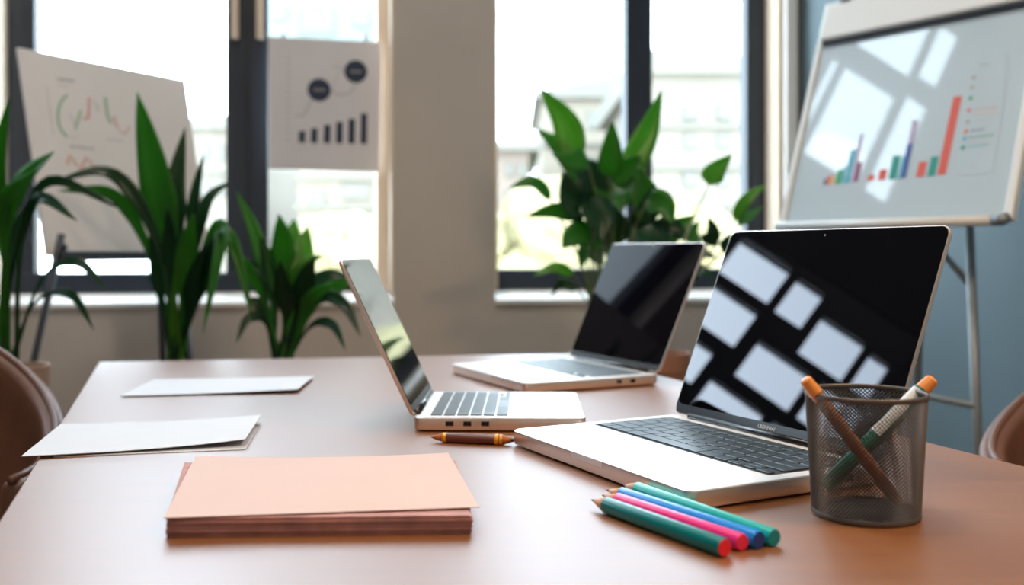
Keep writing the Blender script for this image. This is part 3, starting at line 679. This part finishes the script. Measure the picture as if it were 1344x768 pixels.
a = fM @ Vector((bw * .76, hh_ * .6, -.018)); tube('leg', [a, Vector((a.x + .02, a.y + .08, zf + .01))], .0085, M['black_metal'], ea, 12)
def txt(px, py, wd, m, th=2.2, sl=.12):
    a0, b0 = Vector(pl.uv(px, py)), Vector(pl.uv(px + wd, py + wd * sl)); x = 0; rn = random.Random(int(px * py)); bmw = bmesh.new(); tk = th / F * 2.4 / 2
    while x < .95:
        e = min(1, x + rn.uniform(.10, .24)); p, r = a0.lerp(b0, x), a0.lerp(b0, e)
        bmw.faces.new([bmw.verts.new(fM @ Vector((c.x, c.y + s_, .0006))) for c, s_ in ((p, -tk), (r, -tk), (r, tk), (p, tk))]); x = e + .05
    bobj('lettering', bmw, M[m], ea)
txt(75, 104, 22, 'grey_ink', 4); txt(75, 112, 16, 'lightgrey_ink', 2); txt(92, 192, 34, 'grey_ink', 3); txt(140, 183, 22, 'lightgrey_ink', 3); txt(134, 224, 14, 'lightgrey_ink', 2)
c = pl.uv(95, 150)
stroke('chart_ring', [pl.uv(95 + 19 * math.cos(t_), 152 + 29 * math.sin(t_)) for t_ in [math.radians(d_) for d_ in range(250, 100, -10)]], .007, .0002, M['softgreen'], ea, fM)
stroke('chart_ring', [pl.uv(95 + 19 * math.cos(t_), 152 + 29 * math.sin(t_)) for t_ in [math.radians(d_) for d_ in range(100, 60, -10)]], .003, .0002, M['lightgrey_ink'], ea, fM)
stroke('chart_axis', [pl.uv(61, 112), pl.uv(70, 176)], .002, .0002, M['lightgrey_ink'], ea, fM)
stroke('chart_line', [pl.uv(*p) for p in ((91, 150), (96, 158), (100, 166))], .004, .0002, M['lilac'] if 0 else M['lightgrey_ink'], ea, fM)
stroke('chart_line', [pl.uv(*p) for p in ((99, 170), (103, 155), (106, 145))], .006, .0002, M['softgreen'], ea, fM)
stroke('chart_line', [pl.uv(*p) for p in ((109, 156), (116, 155), (117, 128))], .008, .0007, M['softred'], ea, fM)
stroke('chart_line', [pl.uv(*p) for p in ((124, 132), (128, 146), (130, 138))], .004, .0002, M['lightgrey_ink'], ea, fM)
stroke('chart_line', [pl.uv(*p) for p in ((138, 128), (141, 152), (146, 162))], .009, .0002, M['softgreen'], ea, fM)
stroke('chart_line', [pl.uv(*p) for p in ((149, 152), (153, 166), (156, 168))], .007, .0002, M['softred'], ea, fM)
stroke('chart_line', [pl.uv(*p) for p in ((156, 172), (164, 176), (170, 166))], .004, .0002, M['softred'], ea, fM)
stroke('chart_line', [pl.uv(*p) for p in ((88, 216), (92, 204), (98, 213), (106, 222), (113, 207), (119, 213), (126, 228))], .010, .0002, M['softpeach'], ea, fM)

# ------------------------------------------------------------------ poster on the left window
PV = 0.070
pM0 = WM @ Matrix.Translation((0, PV, 0)) @ Matrix(((1, 0, 0, 0), (0, 0, -1, 0), (0, 1, 0, 0), (0, 0, 0, 1)))   # x along wall, y up, z toward room
def wuv(px, py): return (WX(px, PV), WZ(px, py, PV))
qs = [wuv(353, 222), wuv(498, 226), wuv(500, 55), wuv(352, 48)]
o = pM0 @ Vector((*qs[0], 0)); po = thing('poster', 'pale poster with two navy circles and a rising bar chart, on the left window', 'poster', o)
pM = Matrix.Translation(-o) @ pM0
flat('sheet', qs, -.003, 0, M['poster'], po, pM)
for px in (372, 480): box('hanging_tab', wuv(px, 60)[0] - .006, wuv(px, 60)[0] + .006, wuv(px, 55)[1] - .01, wuv(px, 49)[1] + .012, -.024, 0.001, M['white_plastic'], po, 0, pM)
for px, r, nm_ in ((419, 15.5, 118), (467, 15.5, 94)):
    c = wuv(px, nm_); rr = r / F * 3.05
    flat('circle', arc(c, rr, 0, 2 * PI, 32)[:-1], .0002, .0008, M['navy'], po, pM)
    stroke('circle_text', [(c[0] - rr * .5, c[1]), (c[0] + rr * .5, c[1])], .006, .0009, M['grey_ink'], po, pM)
for px, top in ((392, 172), (408, 168.5), (425, 164), (441, 160), (457, 156), (473, 149)):
    flat('chart_bar', [wuv(px, 187 + (px - 392) * .02), wuv(px + 8.5, 187.5 + (px - 392) * .02), wuv(px + 9, top), wuv(px + .5, top)], .0002, .0008, M['navy'], po, pM)
    stroke('bar_label', [wuv(px + 1, 193), wuv(px + 7, 193)], .003, .0002, M['lightgrey_ink'], po, pM)
stroke('chart_line', [wuv(*p) for p in ((386, 152), (398, 152), (405, 140), (409, 130))], .003, .0002, M['grey_ink'], po, pM)
stroke('chart_line', [wuv(*p) for p in ((434, 120), (448, 125), (460, 122), (466, 112))], .003, .0002, M['grey_ink'], po, pM)
stroke('chart_line', [wuv(*p) for p in ((436, 117), (443, 98), (452, 92))], .002, .0002, M['lightgrey_ink'], po, pM)
stroke('chart_line', [wuv(*p) for p in ((436, 88), (452, 89))], .003, .0002, M['lightgrey_ink'], po, pM)
for py in range(76, 188, 9): stroke('axis_mark', [wuv(376, py), wuv(381, py)], .004, .0002, M['lightgrey_ink'], po, pM)

# ------------------------------------------------------------------ plants
def catmull(P, n):
    P = [P[0] * 2 - P[1]] + P + [P[-1] * 2 - P[-2]]; out = []
    seg = len(P) - 3
    for i in range(seg):
        for k in range(n):
            t = k / n; a, b, c, d = P[i:i + 4]
            out.append(.5 * ((2 * b) + (c - a) * t + (2 * a - 5 * b + 4 * c - d) * t * t + (3 * b - a - 3 * c + d) * t ** 3))
    out.append(P[-2]); return out
def leaf(parent, base, pts, width, m, stemfrac=0.0, face=Vector((0, -1, .25)), fold=.25, name='leaf', broad=False, twist=0.0):
    """pts world points from base to tip; blade faces `face`; base is the plant's origin"""
    P = catmull([Vector(p) - base for p in pts], 7); n = len(P); vs = []; fs = []
    for i, p in enumerate(P):
        t = (P[min(i + 1, n - 1)] - P[max(i - 1, 0)]).normalized(); f = Matrix.Rotation(twist * i / n, 3, t) @ face.normalized(); s = t.cross(f)
        s = s.normalized() if s.length > 1e-4 else t.orthogonal().normalized(); nn = s.cross(t).normalized()
        x = i / (n - 1)
        pet = min(.30, 6 / 1300 * 2.3 / width) if stemfrac else .05
        if x < stemfrac: wv = pet
        else:
            y = (x - stemfrac) / max(1e-6, 1 - stemfrac)
            wv = (math.sin(PI * max(0, y) ** .62) ** .85 if broad else (min(1, (.30 + 2.4 * y)) if not stemfrac else pet + (1 - pet) * min(1, 2.6 * y)) * (1 - y ** 2.6))
            wv = max(wv, pet if y < .25 else .01)
        hw = width / 2 * wv
        vs += [p + s * hw + nn * fold * hw, p + s * hw * .5 + nn * fold * hw * .35, p, p - s * hw * .5 + nn * fold * hw * .35, p - s * hw + nn * fold * hw]
    for i in range(n - 1):
        for k in range(4): a = i * 5 + k; fs.append((a, a + 1, a + 6, a + 5))
    o = mesh_obj(name, vs, fs, m, parent, True)
    sd = o.modifiers.new('thickness', 'SOLIDIFY'); sd.thickness = .0007
    return o
def pot(parent, r, h_, m, tall=True):
    """planter standing on the floor; parent origin on the floor"""
    autosmooth(bobj('pot', lathe_bm([(r * .68, 0), (r * .72, .01), (r * .94, h_ - .05), (r * .94, h_ - .045), (r, h_ - .044), (r * 1.02, h_), (r * .93, h_), (r * .88, h_ - .02), (r * .02, h_ - .02)], 40), m, parent), .7)
    bobj('soil', lathe_bm([(r * .86, h_ - .024), (r * .87, h_ - .014), (r * .3, h_ - .010), (.001, h_ - .010)], 30), M['soil'], parent)
def strap_plant(label, cpx, Y, rim_y, r, m, leaves, group='potted plants along the windows', extra=0):
    c = at(cpx, rim_y, Y); base = Vector((c.x, Y, 0)); t = thing('potted_plant', label, 'plant', base, 0, group); pot(t, r, c.z, m)
    rn = random.Random(cpx)
    for L in leaves:
        pts, wpx, mm = L[0], L[1], L[2]; dy = L[3] if len(L) > 3 else rn.uniform(-.12, .10); kw = L[4] if len(L) > 4 else {}
        n = len(pts); P = []
        sx = rn.uniform(-.35, .35) * r; sy = rn.uniform(-.4, .3) * r
        for i, (px, py) in enumerate(pts):
            if i == 0 and not kw.get('free'): P.append(Vector((base.x + sx + ((at(px, py, Y).x - base.x) * .25), Y + sy, c.z - .02)))
            else: P.append(at(px, py, Y + dy * (i / (n - 1)) ** 1.3))
        kw = {k: v for k, v in kw.items() if k != 'free'}
        leaf(t, base, P, wpx / F * (Y + dy), M[mm], face=Vector((rn.uniform(-.35, .35), -1, rn.uniform(.1, .5))), **kw)
    return t, base, c
G, GD, GB = 'leaf', 'leaf_dark', 'leaf_bright'
# plant at the far left
sf = dict(stemfrac=.42); sb = dict(stemfrac=.30)
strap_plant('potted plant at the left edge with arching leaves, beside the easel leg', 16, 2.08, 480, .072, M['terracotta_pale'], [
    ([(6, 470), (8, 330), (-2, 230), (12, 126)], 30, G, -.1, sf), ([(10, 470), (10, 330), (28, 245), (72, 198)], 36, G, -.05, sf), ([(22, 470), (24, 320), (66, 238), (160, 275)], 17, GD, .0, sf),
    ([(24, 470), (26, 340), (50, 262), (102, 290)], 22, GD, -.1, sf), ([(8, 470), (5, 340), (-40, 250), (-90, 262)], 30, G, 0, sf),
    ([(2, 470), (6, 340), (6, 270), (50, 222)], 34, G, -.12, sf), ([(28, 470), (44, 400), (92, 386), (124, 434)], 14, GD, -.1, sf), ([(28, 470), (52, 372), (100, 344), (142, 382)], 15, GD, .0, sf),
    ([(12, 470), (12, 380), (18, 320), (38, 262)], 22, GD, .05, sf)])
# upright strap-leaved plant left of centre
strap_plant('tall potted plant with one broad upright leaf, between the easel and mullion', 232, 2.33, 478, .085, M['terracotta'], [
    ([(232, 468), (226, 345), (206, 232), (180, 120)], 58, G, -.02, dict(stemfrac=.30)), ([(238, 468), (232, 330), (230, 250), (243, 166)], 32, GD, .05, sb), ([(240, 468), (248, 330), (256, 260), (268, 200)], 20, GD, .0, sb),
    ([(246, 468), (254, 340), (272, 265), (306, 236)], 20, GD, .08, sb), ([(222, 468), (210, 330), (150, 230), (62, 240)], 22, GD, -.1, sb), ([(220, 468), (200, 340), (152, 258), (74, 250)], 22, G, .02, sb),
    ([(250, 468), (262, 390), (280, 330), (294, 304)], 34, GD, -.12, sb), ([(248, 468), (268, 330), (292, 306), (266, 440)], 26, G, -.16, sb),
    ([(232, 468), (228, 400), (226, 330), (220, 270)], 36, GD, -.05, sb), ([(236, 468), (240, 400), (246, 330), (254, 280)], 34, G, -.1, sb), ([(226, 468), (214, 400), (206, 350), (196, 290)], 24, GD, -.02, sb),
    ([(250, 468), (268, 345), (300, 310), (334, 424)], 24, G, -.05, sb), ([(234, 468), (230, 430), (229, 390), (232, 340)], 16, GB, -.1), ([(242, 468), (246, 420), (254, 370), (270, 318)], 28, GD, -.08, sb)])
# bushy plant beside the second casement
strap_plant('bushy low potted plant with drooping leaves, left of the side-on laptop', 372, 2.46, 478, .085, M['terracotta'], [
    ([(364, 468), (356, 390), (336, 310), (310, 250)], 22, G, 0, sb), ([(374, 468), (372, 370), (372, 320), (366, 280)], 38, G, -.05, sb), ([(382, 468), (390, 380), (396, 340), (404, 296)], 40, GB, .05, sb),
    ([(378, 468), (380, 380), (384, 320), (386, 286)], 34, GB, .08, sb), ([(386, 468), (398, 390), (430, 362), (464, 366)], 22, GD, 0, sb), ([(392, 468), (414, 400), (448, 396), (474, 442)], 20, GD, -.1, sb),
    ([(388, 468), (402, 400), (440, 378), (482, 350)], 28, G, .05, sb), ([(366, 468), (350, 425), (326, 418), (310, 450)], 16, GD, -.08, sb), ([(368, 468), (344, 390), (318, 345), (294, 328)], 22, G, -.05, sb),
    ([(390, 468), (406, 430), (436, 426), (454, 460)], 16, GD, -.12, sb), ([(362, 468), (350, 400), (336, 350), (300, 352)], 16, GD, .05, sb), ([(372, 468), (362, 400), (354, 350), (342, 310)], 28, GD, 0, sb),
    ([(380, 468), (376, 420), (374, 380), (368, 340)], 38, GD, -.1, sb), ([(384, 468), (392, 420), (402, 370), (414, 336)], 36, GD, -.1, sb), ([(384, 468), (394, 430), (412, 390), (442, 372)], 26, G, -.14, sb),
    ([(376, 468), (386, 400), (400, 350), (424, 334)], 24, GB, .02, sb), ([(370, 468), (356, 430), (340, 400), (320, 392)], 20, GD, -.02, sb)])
# broad-leaved plant in front of the right window
def broad_plant(label, cpx, Y, rim_y, r, m, blades, stem_mat='stem'):
    c = at(cpx, rim_y, Y); base = Vector((c.x, Y, 0)); t = thing('potted_plant', label, 'plant', base, 0, 'potted plants along the windows'); pot(t, r, c.z, m); rn = random.Random(cpx + 1)
    for (b0, mid, tip, wpx, mm) in blades:
        dy = rn.uniform(-.16, .14); p0 = at(*b0, Y + dy * .8); st = Vector((base.x + rn.uniform(-.4, .4) * r, Y + rn.uniform(-.4, .4) * r, c.z - .02))
        bend = (st + p0) / 2 + Vector(((st.x - p0.x) * .22, 0, .02)); cur = catmull([st, bend, p0], 6)
        stem_o = bobj('stem', tube_bm([q_ - base for q_ in cur], [.0042 - .0022 * i / (len(cur) - 1) for i in range(len(cur))], 7), M[stem_mat], t, True)
        tw = rn.uniform(-.5, .5)
        leaf(t, base, [p0, at(*mid, Y + dy), at(*tip, Y + dy * 1.15)], wpx / F * Y, M[mm], face=Vector((rn.uniform(-.6, .6), -1, rn.uniform(-.1, .6))), broad=True, fold=.3, twist=tw)
    return t
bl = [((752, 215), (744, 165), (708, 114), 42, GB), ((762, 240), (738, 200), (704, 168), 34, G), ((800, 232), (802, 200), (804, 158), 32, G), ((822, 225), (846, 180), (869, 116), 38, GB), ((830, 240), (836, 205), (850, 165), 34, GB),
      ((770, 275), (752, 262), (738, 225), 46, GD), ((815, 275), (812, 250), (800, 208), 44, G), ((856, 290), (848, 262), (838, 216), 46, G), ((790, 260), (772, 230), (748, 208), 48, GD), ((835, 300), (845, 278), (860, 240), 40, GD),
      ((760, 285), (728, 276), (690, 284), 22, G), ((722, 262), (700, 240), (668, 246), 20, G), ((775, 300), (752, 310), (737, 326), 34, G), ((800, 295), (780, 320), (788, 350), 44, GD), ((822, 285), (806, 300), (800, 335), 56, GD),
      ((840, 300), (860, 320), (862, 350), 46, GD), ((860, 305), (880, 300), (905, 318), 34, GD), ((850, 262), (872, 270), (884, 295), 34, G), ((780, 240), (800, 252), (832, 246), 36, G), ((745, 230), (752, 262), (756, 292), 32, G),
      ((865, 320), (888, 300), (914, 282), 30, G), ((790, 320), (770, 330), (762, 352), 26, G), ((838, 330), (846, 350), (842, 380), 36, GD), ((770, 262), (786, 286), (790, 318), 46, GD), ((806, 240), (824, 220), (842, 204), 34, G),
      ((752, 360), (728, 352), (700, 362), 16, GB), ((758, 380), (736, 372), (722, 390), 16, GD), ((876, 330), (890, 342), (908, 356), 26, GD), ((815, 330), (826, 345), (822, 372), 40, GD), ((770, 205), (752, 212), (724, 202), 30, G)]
broad_plant('large leafy potted plant rising behind the far laptop, before the right window', 792, 2.55, 462, .085, M['terracotta'], bl)
broad_plant('sparse leafy plant in a brown pot, between the far laptop and largest laptop', 866, 2.40, 462, .072, M['terracotta'],
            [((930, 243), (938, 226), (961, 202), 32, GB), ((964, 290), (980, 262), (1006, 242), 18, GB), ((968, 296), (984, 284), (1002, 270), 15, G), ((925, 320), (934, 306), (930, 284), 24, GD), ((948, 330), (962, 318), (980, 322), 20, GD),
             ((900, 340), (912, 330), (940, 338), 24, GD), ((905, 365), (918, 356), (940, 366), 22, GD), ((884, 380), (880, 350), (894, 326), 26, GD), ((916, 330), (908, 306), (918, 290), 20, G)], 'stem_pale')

# ------------------------------------------------------------------ tub chairs
def tub_chair(label, x, y, rz):
    """origin on the floor, local +x is where the sitter faces"""
    t = thing('tub_chair', label, 'chair', (x, y, 0), rz, 'brown chairs at the table sides')
    n = 48; prof = 10; seatz = .43
    def shell(off, zt, grow=0.0):
        rows = []
        for i in range(n + 1):
            f = i / n * 2 - 1; ang = PI + f * math.radians(128); k = abs(f)
            top = .66 + .20 * (.5 + .5 * math.cos(PI * k)) + zt
            col = []
            for j in range(prof + 1):
                s = j / prof; z = .33 + (top - .33) * s; r = (.205 + .085 * math.sin(s * PI / 2)) + off + .02 * s * (1 - k)
                col.append(Vector((r * math.cos(ang) * 1.0 + (.0), r * math.sin(ang) * 1.02, z)))
            rows.append(col)
        return rows
    O = shell(.018, 0); I = shell(-.018, -.002); vs = []; fs = []
    W_ = prof + 1
    for R in (O, I):
        for col in R: vs += col
    N_ = (n + 1) * W_
    for i in range(n):
        for j in range(prof):
            a = i * W_ + j; fs.append((a, a + 1, a + 1 + W_, a + W_)); fs.append((N_ + a, N_ + a + W_, N_ + a + W_ + 1, N_ + a + 1))
        a = i * W_ + prof; fs.append((a, N_ + a, N_ + a + W_, a + W_)); a = i * W_; fs.append((a, a + W_, N_ + a + W_, N_ + a))
    for i in (0, n):
        for j in range(prof): a = i * W_ + j; fs.append((a, N_ + a, N_ + a + 1, a + 1))
    o = mesh_obj('backrest', vs, fs, M['leather'], t, True)
    bv = o.modifiers.new('soft', 'BEVEL'); bv.width = .012; bv.segments = 3; bv.limit_method = 'ANGLE'; bv.angle_limit = math.radians(50)
    # piping round the top edge
    pipe = [(O[i][-1] + I[i][-1]) / 2 + Vector((0, 0, .001)) for i in range(n + 1)]
    tube('piping', pipe, .006, M['leather'], t, 8)
    s = slab_bm([(.235 * math.cos(a) * (1.1 if math.cos(a) > 0 else .8), .225 * math.sin(a) * .9) for a in [2 * PI * k / 40 for k in range(40)]], .35, .45, .025)
    autosmooth(bobj('seat', s, M['leather'], t), .9)
    for sx, sy in ((1, 1), (1, -1), (-1, 1), (-1, -1)):
        tube('leg', [(sx * .12, sy * .12, .36), (sx * .20, sy * .20, 0.0)], [.017, .010], M['black_metal'], t, 12)
    return t
tub_chair('brown leather tub chair at the left side of the table', -.93, 1.30, math.radians(300))
tub_chair('brown leather tub chair at the right side, only its rounded back in view', .96, 1.30, math.radians(220))

# ------------------------------------------------------------------ outside
struct(box('ground', -60, 60, 4.5, 90, -3.2, -3.0, M['street']))
def building(label, px0, px1, ytop, Y, depth, m, wins, roofpx=None, bands=()):
    a = at(px0, ytop, Y); b = at(px1, ytop, Y); t = thing('building', label, 'building', (a.x, Y, -3.0))
    W_ = b.x - a.x; Hh = a.z + 3
    box('wall', 0, W_, 0, depth, 0, Hh, m, t)
    if roofpx:
        r0, r1 = roofpx; bm = bmesh.new(); e = .3
        pts = [(-e, Hh - .05), (W_ + e, Hh - .05), (W_ + e, Hh + r1), (-e, Hh + r0)]
        for yy in (-e, depth):
            pass
        A = [bm.verts.new((p[0], -e, p[1])) for p in pts]; B = [bm.verts.new((p[0], depth, p[1])) for p in pts]
        bm.faces.new(A); bm.faces.new(B[::-1])
        for k in range(4): bm.faces.new((A[k], A[(k + 1) % 4], B[(k + 1) % 4], B[k]))
        bobj('roof', bm, M['roof'], t)
    for (x0, y0, x1, y1) in wins:
        p = at(x0, y1, Y); q = at(x1, y0, Y)
        f = box('window', p.x - a.x, q.x - a.x, -.06, .02, p.z + 3, q.z + 3, M['facade_trim'], t)
        s = (q.x - p.x) * .1; box('pane', p.x - a.x + s, q.x - a.x - s, -.08, 0, p.z + 3 + s, q.z + 3 - s, M['facade_glass'], f)
    for y in bands:
        p = at(px0, y, Y); box('cornice', -.1, W_ + .1, -.12, .03, p.z + 3 - .06, p.z + 3 + .06, M['facade_trim'], t)
    return t
building('pale apartment block with sloping roof behind the right pane of the right window', 850, 1120, 96, 22, 10, M['facade'],
         [(896, 138, 914, 158), (896, 176, 914, 196), (940, 138, 958, 158), (940, 176, 958, 196), (896, 226, 914, 246), (940, 226, 958, 246), (896, 280, 914, 300), (940, 280, 958, 300)], (.5, .1), (166, 220, 270))
building('pale house behind the tall plant, seen through the right window', 712, 850, 128, 34, 9, M['facade_cream'],
         [(740, 150, 752, 172), (770, 146, 784, 170), (800, 140, 814, 165), (740, 205, 752, 226), (770, 205, 784, 226), (800, 205, 814, 226)], (.15, 1.0), (190,))
building('low pinkish house at the lower left of the right window', 600, 694, 196, 26, 8, M['brick'],
         [(664, 215, 674, 232), (680, 215, 690, 232), (664, 250, 674, 266), (680, 250, 690, 266)], (.15, .15))
building('pale apartment block with balconies, seen left of the stone pillar', 392, 560, 205, 24, 10, M['facade_cream'],
         [(408, 248, 428, 274), (448, 242, 486, 262), (448, 280, 486, 302), (408, 290, 428, 314), (500, 240, 530, 265)], None, (234, 272, 312))
building('cream block behind the easel, at the left window', 200, 330, 168, 28, 10, M['facade'], [(262, 190, 276, 212), (284, 190, 296, 212), (262, 236, 276, 258), (284, 236, 296, 258)], (.1, .4), (226,))
building('pale blue tower seen above the poster through the left window', 330, 540, -160, 44, 10, M['facade_blue'],
         [(358, 10, 378, 28), (393, 12, 440, 46), (463, 18, 488, 36), (358, -40, 378, -20), (393, -40, 440, -20)], None, (56,))
def tree(label, px, py, Y, r):
    c = at(px, py, Y); t = thing('tree', label, 'tree', (c.x, Y, -3.0), 0, 'trees outside the windows'); rn = random.Random(px)
    bm = bmesh.new()
    for k in range(9):
        q = Vector((rn.uniform(-.7, .7) * r, rn.uniform(-.5, .5) * r, c.z + 3 + rn.uniform(-.5, .6) * r)); s = r * rn.uniform(.4, .65)
        g2 = bmesh.ops.create_icosphere(bm, subdivisions=3, radius=s, matrix=Matrix.Translation(q))
        for v in g2['verts']: v.co += (v.co - q) * rn.uniform(-.14, .14)
    bobj('crown', bm, M['foliage'], t); tube('trunk', [(0, 0, 0), (.05, 0, c.z + 3)], [.16, .08], M['stem'], t)
tree('yellow green tree low in the right window, left of the tall plant', 682, 335, 11, .75)
tree('yellow green tree glimpsed behind the tall leafy plant', 765, 345, 15, 1.0)
tree('yellow green tree low behind the largest laptop', 915, 350, 17, 1.1)
tree('pale green tree low in the left window beside the stone pillar', 450, 350, 15, .8)
